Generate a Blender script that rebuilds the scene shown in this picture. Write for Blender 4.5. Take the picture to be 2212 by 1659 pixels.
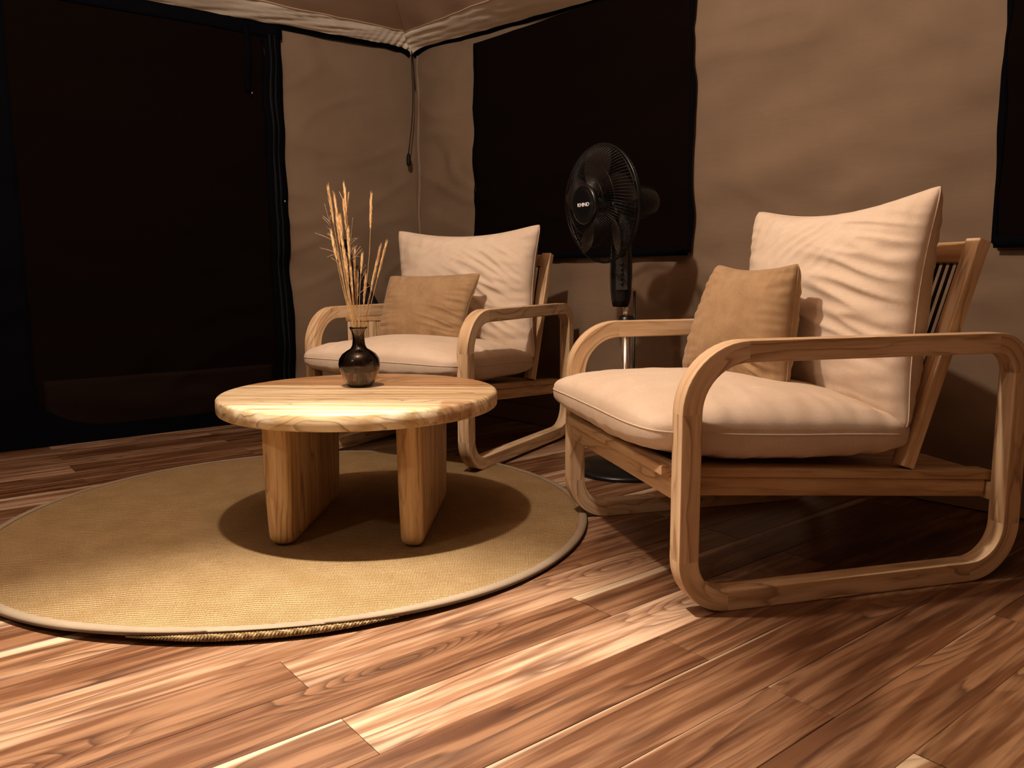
import bpy, bmesh, math, random
from math import sin, cos, pi, sqrt, atan2, radians, exp
from mathutils import Vector, Matrix, noise

for _o in list(bpy.data.objects):
    bpy.data.objects.remove(_o)
SC = bpy.context.scene
COL = SC.collection
R = random.Random(7)

# ------------------------------------------------------------------ camera
F_PX, PITCH, ROLL, CAM_H = 1735.94, 0.137133, -0.006471, 0.769855
cam = bpy.data.cameras.new('camera')
cam.sensor_width = 36
cam.lens = F_PX / 2212 * 36
cam.clip_start = 0.05
camo = bpy.data.objects.new('camera', cam)
COL.objects.link(camo)
_f = Vector((0, cos(PITCH), -sin(PITCH))); _u = Vector((0, sin(PITCH), cos(PITCH))); _r = Vector((1, 0, 0))
_r2 = _r * cos(ROLL) + _u * sin(ROLL); _u2 = _u * cos(ROLL) - _r * sin(ROLL)
_m = Matrix((( _r2.x, _u2.x, -_f.x, 0), (_r2.y, _u2.y, -_f.y, 0), (_r2.z, _u2.z, -_f.z, CAM_H), (0, 0, 0, 1)))
camo.matrix_world = _m
SC.camera = camo

# ------------------------------------------------------------------ world, lamps, exposure
wd = bpy.data.worlds.new('night'); SC.world = wd; wd.use_nodes = True
wd.node_tree.nodes['Background'].inputs[0].default_value = (0.010, 0.012, 0.02, 1)
wd.node_tree.nodes['Background'].inputs[1].default_value = 0.3
SC.view_settings.view_transform = 'Standard'
SC.view_settings.look = 'None'
SC.view_settings.exposure = 0.0
SC.view_settings.gamma = 1.0
SC.view_settings.use_curve_mapping = False
SC.cycles.use_denoising = True
SC.cycles.max_bounces = 8
SC.cycles.transparent_max_bounces = 16
SC.cycles.sample_clamp_indirect = 6


def spot(name, loc, tgt, watt, size, blend, rad, col):
    l = bpy.data.lights.new(name, 'SPOT')
    l.energy = watt; l.spot_size = size; l.spot_blend = blend; l.shadow_soft_size = rad; l.color = col
    o = bpy.data.objects.new(name, l); COL.objects.link(o)
    o.location = loc
    o.rotation_euler = (Vector(tgt) - Vector(loc)).to_track_quat('-Z', 'Y').to_euler()
    return o


def bulb(name, loc, watt, rad, col):
    l = bpy.data.lights.new(name, 'POINT')
    l.energy = watt; l.shadow_soft_size = rad; l.color = col
    o = bpy.data.objects.new(name, l); COL.objects.link(o); o.location = loc
    return o


WARM = (1.0, 0.835, 0.68)
spot('hanging_lamp_beam', (-0.59, 1.74, 2.45), (-0.46, 1.30, 0), 950, radians(50), 0.85, 0.030, (1.0, 0.91, 0.77))
bulb('hanging_lamp_bulb', (-0.59, 1.74, 2.45), 172, 0.04, WARM)
bulb('second_lamp_bulb', (-1.75, 0.55, 1.95), 30, 0.05, WARM)
spot('floor_strip_spot', (1.38, 0.95, 2.30), (1.38, 0.95, 0), 170, radians(41), 0.12, 0.02, (1.0, 0.80, 0.55))  # unseen spot added to brighten the floor strip at lower right

# ------------------------------------------------------------------ helpers


def tag(o, label=None, cat=None, group=None, kind=None):
    if label: o['label'] = label
    if cat: o['category'] = cat
    if group: o['group'] = group
    if kind: o['kind'] = kind
    return o


def empty(name, loc=(0, 0, 0), rz=0, label=None, cat=None, group=None):
    o = bpy.data.objects.new(name, None); COL.objects.link(o)
    o.location = loc; o.rotation_euler = (0, 0, rz); o.empty_display_size = 0.05
    return tag(o, label, cat, group)


def mobj(name, verts, faces, mat=None, parent=None, loc=None, rot=None, smooth=True, grain=None, label=None, kind=None, sharp=None):
    me = bpy.data.meshes.new(name)
    me.from_pydata([tuple(v) for v in verts], [], faces)
    if grain is not None:
        a = me.attributes.new('grain', 'FLOAT_VECTOR', 'POINT')
        for i, g in enumerate(grain): a.data[i].vector = g
    if smooth:
        me.polygons.foreach_set('use_smooth', [True] * len(me.polygons))
        if sharp is not None: me.set_sharp_from_angle(angle=sharp)
    me.update()
    if mat: me.materials.append(mat)
    o = bpy.data.objects.new(name, me); COL.objects.link(o)
    if parent: o.parent = parent
    if loc is not None: o.location = loc
    if rot is not None: o.rotation_euler = rot
    return tag(o, label, None, None, kind)


def rrect(w, h, r, n=3):
    """rounded rectangle profile (a along w, b along h)"""
    pts = []
    e = min(.0015, max(0.0, (min(w, h)/2-r)*.3))
    for cx, cy, a0, d0, d1 in ((w/2-r, h/2-r, 0, (0, -e), (-e, 0)), (-w/2+r, h/2-r, pi/2, (e, 0), (0, -e)),
                               (-w/2+r, -h/2+r, pi, (0, e), (e, 0)), (w/2-r, -h/2+r, 1.5*pi, (-e, 0), (0, e))):
        for i in range(n+1):
            a = a0 + pi/2*i/n
            p = (cx+r*cos(a), cy+r*sin(a))
            if i == 0: pts.append((p[0]+d0[0], p[1]+d0[1]))
            pts.append(p)
            if i == n: pts.append((p[0]+d1[0], p[1]+d1[1]))
    return pts


def sweep(path, A, B, prof, s0=0.0):
    """sweep a profile along path; A[i], B[i] are the unit axes of the section; returns verts, faces, grain"""
    V, Fc, G = [], [], []
    s = s0; n = len(prof)
    for i, p in enumerate(path):
        if i: s += (Vector(p)-Vector(path[i-1])).length
        for a, b in prof:
            V.append(Vector(p)+Vector(A[i])*a+Vector(B[i])*b); G.append((s, a, b))
    for i in range(len(path)-1):
        for j in range(n):
            k = (j+1) % n
            Fc.append((i*n+j, i*n+k, (i+1)*n+k, (i+1)*n+j))
    Fc.append(tuple(range(n-1, -1, -1))); Fc.append(tuple((len(path)-1)*n+j for j in range(n)))
    # orient check by the sign of the frame
    t = Vector(path[1])-Vector(path[0])
    if Vector(A[0]).cross(Vector(B[0])).dot(t) < 0:
        Fc = [tuple(reversed(f)) for f in Fc]
    return V, Fc, G


def beam(name, p0, p1, w, h, mat, parent=None, up=(0, 0, 1), bev=0.003, nb=2, segs=1, **k):
    """straight bar; h is measured along up, w across it"""
    p0, p1 = Vector(p0), Vector(p1); t = (p1-p0).normalized(); up = Vector(up)
    b = (up-t*up.dot(t)).normalized(); a = b.cross(t).normalized()
    mid = (p0+p1)/2
    path = [p0-mid+(p1-p0)*i/segs for i in range(segs+1)]
    V, Fc, G = sweep(path, [a]*(segs+1), [b]*(segs+1), rrect(w, h, bev, nb))
    return mobj(name, V, Fc, mat, parent, mid, grain=G, sharp=radians(35), **k)


def tube(pts, rad, n=6, closed=False, cap=True):
    """round tube along pts; rad a number or list"""
    P = [Vector(p) for p in pts]; m = len(P)
    rad = rad if isinstance(rad, (list, tuple)) else [rad]*m
    V, Fc = [], []
    up = Vector((0, 0, 1)); a = None
    for i in range(m):
        if closed: t = P[(i+1) % m]-P[i-1]
        else: t = P[min(i+1, m-1)]-P[max(i-1, 0)]
        t.normalize()
        if a is None:
            a = t.cross(up)
            if a.length < .1: a = t.cross(Vector((1, 0, 0)))
        a = (a-t*a.dot(t)).normalized(); b = t.cross(a)
        for j in range(n):
            w = 2*pi*j/n
            V.append(P[i]+a*cos(w)*rad[i]+b*sin(w)*rad[i])
    for i in range(m if closed else m-1):
        i2 = (i+1) % m
        for j in range(n):
            k = (j+1) % n
            Fc.append((i*n+j, i*n+k, i2*n+k, i2*n+j))
    if not closed and cap:
        Fc.append(tuple(range(n-1, -1, -1))); Fc.append(tuple((m-1)*n+j for j in range(n)))
    return V, Fc


def merge(parts):
    V, Fc = [], []
    for v, f in parts:
        o = len(V); V += list(v); Fc += [tuple(i+o for i in q) for q in f]
    return V, Fc


def lathe(prof, n=32, cap0=True, cap1=True):
    V, Fc = [], []
    for r, z in prof:
        for j in range(n): V.append(Vector((r*cos(2*pi*j/n), r*sin(2*pi*j/n), z)))
    for i in range(len(prof)-1):
        for j in range(n):
            k = (j+1) % n
            Fc.append((i*n+j, i*n+k, (i+1)*n+k, (i+1)*n+j))
    if cap0: Fc.append(tuple(range(n-1, -1, -1)))
    if cap1: Fc.append(tuple((len(prof)-1)*n+j for j in range(n)))
    return V, Fc


def xf(vf, M):
    return [M @ Vector(v) for v in vf[0]], vf[1]


def box(c, s):
    x, y, z = c; a, b, d = s[0]/2, s[1]/2, s[2]/2
    V = [Vector((x+i*a, y+j*b, z+k*d)) for i in (-1, 1) for j in (-1, 1) for k in (-1, 1)]
    return V, [(0, 1, 3, 2), (4, 6, 7, 5), (0, 4, 5, 1), (2, 3, 7, 6), (0, 2, 6, 4), (1, 5, 7, 3)]


# ------------------------------------------------------------------ materials
class NT:
    def __init__(s, name):
        s.m = bpy.data.materials.new(name); s.m.use_nodes = True
        s.t = s.m.node_tree; s.b = s.t.nodes['Principled BSDF']

    def n(s, ty, **k):
        x = s.t.nodes.new(ty)
        for a, v in k.items():
            if a.startswith('i_'):
                key = a[2:]; x.inputs[int(key) if key.isdigit() else key.replace('_', ' ')].default_value = v
            else: setattr(x, a, v)
        return x

    def l(s, a, b): s.t.links.new(a, b)

    def val(s, x, inp):
        if hasattr(x, 'is_output'): s.l(x, inp)
        else: inp.default_value = x

    def math(s, op, a, b=0.0, c=None, clamp=False):
        x = s.n('ShaderNodeMath', operation=op, use_clamp=clamp)
        s.val(a, x.inputs[0]); s.val(b, x.inputs[1])
        if c is not None: s.val(c, x.inputs[2])
        return x.outputs[0]

    def noise(s, vec, scale, detail=3, rough=.5, dist=0.0):
        x = s.n('ShaderNodeTexNoise'); s.l(vec, x.inputs['Vector'])
        x.inputs['Scale'].default_value = scale; x.inputs['Detail'].default_value = detail
        x.inputs['Roughness'].default_value = rough; x.inputs['Distortion'].default_value = dist
        return x.outputs['Fac']

    def comb(s, x, y, z):
        c = s.n('ShaderNodeCombineXYZ')
        for i, v in enumerate((x, y, z)): s.val(v, c.inputs[i])
        return c.outputs[0]

    def sep(s, v):
        c = s.n('ShaderNodeSeparateXYZ'); s.l(v, c.inputs[0]); return c.outputs

    def ramp(s, fac, stops, interp='LINEAR'):
        r = s.n('ShaderNodeValToRGB'); r.color_ramp.interpolation = interp
        el = r.color_ramp.elements
        while len(el) > 1: el.remove(el[-1])
        el[0].position = stops[0][0]; el[0].color = (*stops[0][1], 1)
        for p, c in stops[1:]:
            e = el.new(p); e.color = (*c, 1)
        s.l(fac, r.inputs[0]); return r.outputs[0]

    def mix(s, fac, a, b, mode='MIX'):
        x = s.n('ShaderNodeMix', data_type='RGBA', blend_type=mode)
        s.val(fac, x.inputs[0])
        for v, i in ((a, 6), (b, 7)):
            if isinstance(v, tuple): x.inputs[i].default_value = (*v, 1)
            else: s.l(v, x.inputs[i])
        return x.outputs[2]

    def sstep(s, x, lo, hi):
        m = s.n('ShaderNodeMapRange', interpolation_type='SMOOTHSTEP')
        s.val(x, m.inputs[0]); m.inputs[1].default_value = lo; m.inputs[2].default_value = hi
        return m.outputs[0]

    def bump(s, h, strength, dist):
        x = s.n('ShaderNodeBump'); s.l(h, x.inputs['Height'])
        x.inputs['Strength'].default_value = strength; x.inputs['Distance'].default_value = dist
        s.l(x.outputs[0], s.b.inputs['Normal']); return x

    def base(s, c, rough=.5, spec=.5, metal=0.0):
        if isinstance(c, tuple): s.b.inputs['Base Color'].default_value = (*c, 1)
        else: s.l(c, s.b.inputs['Base Color'])
        s.val(rough, s.b.inputs['Roughness']); s.b.inputs['Specular IOR Level'].default_value = spec
        s.b.inputs['Metallic'].default_value = metal
        return s.m


def plain(name, c, rough=.5, spec=.5, metal=0.0):
    return NT(name).base(c, rough, spec, metal)


def lin(r, g, b):
    return tuple(((x/255+.055)/1.055)**2.4 if x > 10 else x/255/12.92 for x in (r, g, b))


def wood(name, pale, mid, line, rings=26.0, ringamt=.55, rough=.42, sap=None, floor=False, spec=.4, cathedral=1.0, bump=.25):
    """procedural timber read from the per-vertex grain attribute (length, across, thickness)"""
    N = NT(name)
    at = N.n('ShaderNodeAttribute', attribute_name='grain')
    oi = N.n('ShaderNodeObjectInfo')
    x, y, z = N.sep(at.outputs['Vector'])
    rnd = oi.outputs['Random']
    off = N.math('MULTIPLY', rnd, 37.0)
    xo = N.math('ADD', x, off); yo = N.math('ADD', y, N.math('MULTIPLY', rnd, 11.3))
    zz = N.math('MULTIPLY', z, 1.0)
    # slow warp of the growth layers
    v1 = N.comb(N.math('MULTIPLY', xo, .75 if floor else 1.2), N.math('MULTIPLY', yo, 7.0), N.math('MULTIPLY', zz, 7.0))
    w1 = N.noise(v1, 1.0, 3, .5, .3)
    v2 = N.comb(N.math('MULTIPLY', xo, 2.6 if floor else 5.0), N.math('MULTIPLY', yo, 22.0), N.math('MULTIPLY', zz, 20.0))
    w2 = N.noise(v2, 1.0, 2, .5)
    # knots
    kv = N.comb(N.math('MULTIPLY', xo, 1.25 if floor else 2.0), N.math('MULTIPLY', yo, 5.0 if floor else 9.0), 0.0)
    vor = N.n('ShaderNodeTexVoronoi', feature='F1', i_Scale=1.0, i_Randomness=1.0); N.l(kv, vor.inputs['Vector'])
    kd = vor.outputs['Distance']
    kn = N.math('POWER', N.math('SUBTRACT', 1.0, N.math('MULTIPLY', kd, 2.2), clamp=True), 2.0)
    f = N.math('ADD', N.math('MULTIPLY', y, rings*.8), N.math('MULTIPLY', z, rings*.8))
    f = N.math('ADD', f, N.math('MULTIPLY', w1, 9.0*cathedral))
    f = N.math('ADD', f, N.math('MULTIPLY', w2, 1.1))
    f = N.math('ADD', f, N.math('MULTIPLY', kn, 10.0 if floor else 3.0))
    f = N.math('ADD', f, N.math('MULTIPLY', rnd, 5.0))
    fr = N.math('FRACT', f)
    # each ring: pale early wood easing into a dark late-wood line
    lineF = N.math('POWER', fr, 5.0 if not floor else 3.0)
    edge = N.sstep(fr, 0.0, .10)
    lineF = N.math('MAXIMUM', N.math('MULTIPLY', lineF, 1.0), N.math('SUBTRACT', 1.0, edge))
    # fibres
    v3 = N.comb(N.math('MULTIPLY', xo, 9.0), N.math('MULTIPLY', yo, 260.0), N.math('MULTIPLY', zz, 260.0))
    fib = N.noise(v3, 1.0, 3, .6)
    v4 = N.comb(N.math('MULTIPLY', xo, 2.2), N.math('MULTIPLY', yo, 34.0), N.math('MULTIPLY', zz, 30.0))
    band = N.noise(v4, 1.0, 3, .55)
    c = N.mix(N.sstep(band, .38, .60), pale, mid)
    la = N.math('MULTIPLY', lineF, N.math('MULTIPLY', N.sstep(w2, .3, .62), ringamt))
    c = N.mix(la, c, line)
    c = N.mix(N.math('MULTIPLY', N.sstep(fib, .52, .75), .38), c, line)
    if floor:
        c = N.mix(N.math('MULTIPLY', N.sstep(kn, .30, .85), .75), c, (line[0]*.5, line[1]*.5, line[2]*.5))
        # per board tone
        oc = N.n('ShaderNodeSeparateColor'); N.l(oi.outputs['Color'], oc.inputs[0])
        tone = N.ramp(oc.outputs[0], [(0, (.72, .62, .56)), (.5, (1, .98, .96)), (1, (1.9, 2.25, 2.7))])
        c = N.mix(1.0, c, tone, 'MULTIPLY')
    if sap:
        oc2 = N.n('ShaderNodeSeparateColor'); N.l(oi.outputs['Color'], oc2.inputs[0])
        sh = N.math('SUBTRACT', N.math('MULTIPLY', oc2.outputs[1], .090), .065)
        e = N.math('ADD', N.math('ADD', y, sh), N.math('MULTIPLY', N.math('SUBTRACT', w1, .5), .10))
        sm = N.math('MULTIPLY', N.sstep(e, sap[1], sap[1]+.012), .85)
        sc_ = N.mix(N.sstep(band, .4, .7), sap[0], tuple(q*.8 for q in sap[0]))
        sc_ = N.mix(N.math('MULTIPLY', la, .5), sc_, line)
        c = N.mix(sm, c, sc_)
    N.base(c, N.math('ADD', rough, N.math('MULTIPLY', N.math('SUBTRACT', fib, .5), .25)), spec)
    hh = N.math('ADD', N.math('MULTIPLY', fib, -.5), N.math('MULTIPLY', lineF, -.35))
    N.bump(hh, bump, .0012)
    return N.m


def fabric(name, col, col2, weave=900.0, rough=.95, bump=.3, mott=6.0, sheen=.0, wdist=.0006):
    N = NT(name)
    tc = N.n('ShaderNodeTexCoord'); v = tc.outputs['Object']
    a = N.noise(v, mott, 4, .6)
    x, y, z = N.sep(v)
    n1 = N.noise(N.comb(N.math('MULTIPLY', x, weave*.12), N.math('MULTIPLY', y, weave), N.math('MULTIPLY', z, weave)), 1.0, 2)
    n2 = N.noise(N.comb(N.math('MULTIPLY', x, weave), N.math('MULTIPLY', y, weave*.5), N.math('MULTIPLY', z, weave*.12)), 1.0, 2)
    th = N.math('ADD', n1, n2)
    slub = N.noise(N.comb(N.math('MULTIPLY', x, 26.0), N.math('MULTIPLY', y, 60.0), N.math('MULTIPLY', z, 240.0)), 1.0, 3, .7)
    c = N.mix(N.sstep(a, .3, .7), col, col2)
    c = N.mix(N.math('MULTIPLY', N.sstep(slub, .56, .74), .35), c, tuple(min(1, q*1.25) for q in col))
    c = N.mix(N.math('MULTIPLY', N.sstep(th, .9, 1.25), .25), c, tuple(q*.65 for q in col))
    N.base(c, rough, .2)
    if sheen: N.b.inputs['Sheen Weight'].default_value = sheen; N.b.inputs['Sheen Roughness'].default_value = .4
    N.bump(N.math('ADD', th, N.math('MULTIPLY', slub, .8)), bump, wdist)
    return N.m


M_floor = wood('teak_floor', (.220, .120, .065), (.104, .044, .019), (.028, .009, .0038), rings=24, ringamt=.75, rough=.33, sap=((.44, .325, .215), .050), floor=True, spec=.55, cathedral=.75, bump=.35)
M_teak = wood('teak_frame', (.70, .51, .325), (.56, .38, .215), (.22, .11, .045), rings=34, ringamt=.75, rough=.48, spec=.3, bump=.2, cathedral=.8)
M_dteak = wood('teak_deck', (.56, .37, .20), (.43, .26, .125), (.17, .08, .03), rings=42, ringamt=.6, rough=.55, spec=.25, bump=.2, cathedral=.6)
M_leg = wood('teak_slab', (.68, .48, .27), (.52, .33, .16), (.20, .10, .035), rings=40, ringamt=.85, rough=.45, spec=.3, bump=.2, cathedral=.7)
M_linen = fabric('oatmeal_linen', (.67, .545, .43), (.61, .485, .37), bump=.45)
M_tan = fabric('tan_velvet', (.375, .245, .135), (.315, .20, .105), weave=500, mott=22, sheen=.25, bump=.3)
M_black = plain('black_plastic', (.004, .004, .0043), .32, .32)
M_blackm = plain('black_matt', (.0045, .004, .0045), .6, .2)
M_chrome = plain('chrome_tube', (.75, .72, .68), .18, .5, 1.0)
M_white = plain('white_print', (.85, .85, .85), .5)

# ------------------------------------------------------------------ room shell
CN = Vector((-.56, 4.85))
AL, NL = Vector((-.786, -.618)), Vector((.618, -.786))
AR, NR = Vector((.668, -.744)), Vector((-.744, -.668))


def fold(s, z, sd):
    """gentle sag and creases of the tent cloth, metres out of plane"""
    a = .026*(noise.noise(Vector((s*1.1, z*2.6+s*.5, sd)))) + .015*noise.noise(Vector((s*2.0+3, z*7.0-s*1.6, sd+9)))
    cr = noise.noise(Vector((s*1.6, z*4.5+s*1.1, sd+21)))
    a += .013*(1-min(1, abs(cr)*7))*(.5+noise.noise(Vector((s*2, z*2, sd+5))))
    return a


def wallpt(W, s, z, inset=0.0, sd=0.0):
    a, n = W
    k = min(1.0, s/.12)*min(1.0, max(0.0, z)/.15+.2) if s >= 0 else 0
    q = CN+a*s+n*(inset+fold(s, z, sd)*k)
    return Vector((q.x, q.y, z))


WLt, WRt = (AL, NL), (AR, NR)
LL, LR = 4.6, 5.2


def grid(fn, nu, nv, flip=False):
    V = [fn(i/nu, j/nv) for j in range(nv+1) for i in range(nu+1)]
    Fc = []
    for j in range(nv):
        for i in range(nu):
            q = (j*(nu+1)+i, j*(nu+1)+i+1, (j+1)*(nu+1)+i+1, (j+1)*(nu+1)+i)
            Fc.append(tuple(reversed(q)) if flip else q)
    return V, Fc


def canvas(name, c1, c2, rough=.85):
    N = NT(name)
    tc = N.n('ShaderNodeTexCoord'); v = tc.outputs['Object']
    a = N.noise(v, 2.2, 4, .55); x, y, z = N.sep(v)
    b = N.noise(N.comb(N.math('MULTIPLY', x, 2.0), N.math('MULTIPLY', y, 2.0), N.math('MULTIPLY', z, 9.0)), 1.0, 4, .6)
    c = N.mix(N.sstep(a, .3, .7), c1, c2)
    N.base(c, rough, .2)
    wv = N.noise(v, 900.0, 1)
    N.bump(N.math('ADD', N.math('MULTIPLY', b, 14.0), N.math('MULTIPLY', wv, .12)), .22, .0012)
    return N.m


M_wall = canvas('tan_canvas', (.190, .128, .084), (.160, .106, .069))
M_walll = M_wall
M_ceil = canvas('brown_liner', (.40, .275, .20), (.36, .24, .17))
M_val = canvas('pale_valance', (.83, .75, .64), (.78, .70, .59))
M_net = plain('black_netting', (.0034, .0014, .0008), .9, .03)
M_net2 = plain('black_netting_skirt', (.0075, .0035, .0022), .85, .05)
M_band = plain('black_webbing', (.0016, .0016, .0026), .9, .03)
M_zip = plain('zip_teeth', (.006, .006, .007), .7, .1)

# floor: every board is its own object, laid in half-lapped rows
FD = Vector((.783, .6225)); FN = Vector((-.6225, .783))
fl = mobj('floor', *grid(lambda u, v: Vector((*(FD*(-2.3+5.6*u)+FN*(-1.6+5.85*v)), -.030)), 1, 1), mat=M_blackm, smooth=False)
tag(fl, 'dark underlay beneath the teak floorboards', kind='structure')
PW, PL_, PT = .135, 1.34, .018
RT = random.Random(19)


def plank(d0, d1, n0, n1):
    L, W = d1-d0, n1-n0
    g, e = .0005, .0008
    hx, hy = L/2-g, W/2-g
    V, Fc, G = [], [], []
    ns = 14
    wob = [R.uniform(-.0004, .0004) for _ in range(ns+1)]
    for i in range(ns+1):
        x = -hx+2*hx*i/ns
        for (yy, zz) in ((-hy, -PT), (-hy, -e), (-hy+e, 0), (hy-e, 0), (hy, -e), (hy, -PT)):
            V.append(Vector((x, yy+(wob[i] if yy > 0 else -wob[i]), zz))); G.append((x, yy, zz))
    for i in range(ns):
        for j in range(5):
            Fc.append((i*6+j, (i+1)*6+j, (i+1)*6+j+1, i*6+j+1))
    Fc.append((0, 1, 2, 3, 4, 5)); Fc.append(tuple(ns*6+j for j in (5, 4, 3, 2, 1, 0)))
    c = FD*(d0+d1)/2+FN*(n0+n1)/2
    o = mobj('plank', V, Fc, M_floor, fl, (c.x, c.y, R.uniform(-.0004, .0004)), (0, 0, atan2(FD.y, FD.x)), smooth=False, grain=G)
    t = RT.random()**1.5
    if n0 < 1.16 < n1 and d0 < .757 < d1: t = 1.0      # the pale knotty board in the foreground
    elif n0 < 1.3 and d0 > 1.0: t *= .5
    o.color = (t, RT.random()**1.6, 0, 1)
    return o


k0 = -18
for k in range(k0, 24):
    n0 = .945+k*PW; n1 = n0+PW
    if n1 > 4.30: break
    dmax = 2.557+(4.158-(n0+n1)/2)/5.19*.343+.02; dmin = -2.06
    j0 = 1.25 if k % 2 == 0 else .58
    js = [j0+m*PL_ for m in range(-4, 4)]
    js = [dmin]+[j for j in js if dmin+.05 < j < dmax-.05]+[dmax]
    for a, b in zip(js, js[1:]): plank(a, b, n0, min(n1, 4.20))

EAVE = 2.045


def eave_z(side, s):
    return 2.045-.012*s if side == 'L' else 2.035-.048*min(s, 2.2)


w1 = mobj('wall_left', *grid(lambda u, v: wallpt(WLt, LL*u, 2.12*v, 0, 1.0), 190, 90, True), mat=M_walll)
tag(w1, 'tan canvas tent wall with soft horizontal creases behind the far armchair', kind='structure')
w2 = mobj('wall_right', *grid(lambda u, v: wallpt(WRt, LR*u, 2.12*v, 0, 4.0), 210, 90), mat=M_wall)
tag(w2, 'tan canvas tent wall behind the fan and near armchair', kind='structure')
eR, eL = CN+AR*LR, CN+AL*LL
e3 = eR+AL*LL
for nm, p, q, lb in (('wall_back', eR, e3, 'tan canvas tent wall behind the camera'), ('wall_side', e3, eL, 'tan canvas tent wall at the unseen left')):
    o = mobj(nm, *grid(lambda u, v: Vector((p.x+(q.x-p.x)*u, p.y+(q.y-p.y)*u, 2.3*v)), 8, 4), mat=M_wall); tag(o, lb, kind='structure')

# corner seam piping
V, Fc = tube([Vector((CN.x+.012+.022*i/24+.004*sin(i*1.3), CN.y-.035, .02+i*2.0/24)) for i in range(25)], .008, 8)
o = mobj('corner_seam', V, Fc, canvas('seam_canvas', (.21, .15, .105), (.19, .135, .095)), w1)
# canvas foot strip along the right wall
o = mobj('foot_strip', *grid(lambda u, v: wallpt(WRt, LR*u, .005+.085*v, .022+.012*(1-v), 4.0), 120, 3), mat=M_wall, parent=w2)

# roof liner: pale valance strip, seam, and sloping liner panels
rc = (CN+eR+e3+eL)/4


def inward(side, s, q):
    """q: 0..1 from the eave towards the roof centre"""
    W = WLt if side == 'L' else WRt
    L = LL if side == 'L' else LR
    b = CN+W[0]*s
    return b


def valance(side):
    W = WLt if side == 'L' else WRt
    Lx = LL if side == 'L' else LR
    def fn(u, v):
        s = Lx*u**1.6
        # mitred at the corner: distance inward along the normal
        wdt = .10+(.05 if side == 'L' else .13)*min(1, s/1.3)
        q = .035+wdt*v
        off = q*.9
        base = CN+W[0]*max(s, off)+W[1]*q if s < off else CN+W[0]*s+W[1]*q
        z = eave_z(side, s)+.035*v+.02*v*v
        rip = (.0065 if side == 'L' else .0045)*noise.noise(Vector((s*7+v*3, v*7.0+s*5, 3 if side == 'L' else 8)))*min(1, s/.08)
        gath = .010*sin(s*150+v*2)*exp(-s/.16)*(1-v*.6) if side == 'L' else .008*sin(v*20+s*2.2)*exp(-s/1.0)*v
        drop = -.032*exp(-(s/.07)**2)*(1-v)
        return Vector((base.x-W[1].x*gath*.4, base.y-W[1].y*gath*.4, z+rip+gath*.6+drop))
    return fn


vl = mobj('trim_1', *grid(valance('L'), 260, 12), mat=M_val)
tag(vl, 'pale cloth valance strip gathered along the left eave', kind='structure')
vr = mobj('trim_2', *grid(valance('R'), 260, 12, True), mat=M_val)
tag(vr, 'pale cloth valance strip pulled along the right eave', kind='structure')
for side, par in (('L', vl), ('R', vr)):
    W = WLt if side == 'L' else WRt
    Lx = LL if side == 'L' else LR
    fn = valance(side)
    pts = [fn((i/60), 0)+Vector((0, 0, -.004)) for i in range(61)]
    # dark webbing tucked behind the lower edge
    Va, Fa = [], []
    for p in pts:
        Va += [p+Vector((W[1].x*-.012, W[1].y*-.012, .008)), p+Vector((W[1].x*-.030, W[1].y*-.030, -.014 if side == 'L' else -.006))]
    Fa = [(2*i, 2*i+1, 2*i+3, 2*i+2) for i in range(60)]
    mobj('webbing', Va, Fa, M_band, par)
    V, Fc = tube([fn(i/80, 1)+Vector((0, 0, -.001)) for i in range(81)], .0035, 6)
    mobj('seam', V, Fc, M_ceil, par)
# liner
APEX = 2.95
top = Vector((rc.x, rc.y, APEX))


def liner(side):
    fn = valance(side); Lx = LL if side == 'L' else LR
    def g(u, v):
        a = fn(u, 1); b = a.lerp(top, v)
        s = Lx*u**1.6
        b.z += -.05*sin(pi*v)*.8+.012*noise.noise(Vector((s*2.4, v*9, 2)))*min(1, v*8)
        b.z += .010*sin(s*16+v*9)*exp(-v*9)*min(1, v*20)*min(1, s*3)*(1 if side == 'R' else .3)
        return b
    return g


cl = mobj('ceiling', *grid(liner('L'), 120, 40), mat=M_ceil)
tag(cl, 'brown tent roof liner above the left wall', kind='structure')
cl2 = mobj('ceiling', *grid(liner('R'), 120, 40, True), mat=M_ceil)
tag(cl2, 'brown tent roof liner above the right wall', kind='structure')
for a, b in ((eR, e3), (e3, eL)):
    o = mobj('ceiling', [Vector((a.x, a.y, 2.05)), Vector((b.x, b.y, 2.05)), top], [(0, 1, 2)], M_ceil, smooth=False)
    tag(o, 'brown tent roof liner outside the view', kind='structure')

# ---- dark netting windows on the right wall


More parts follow.
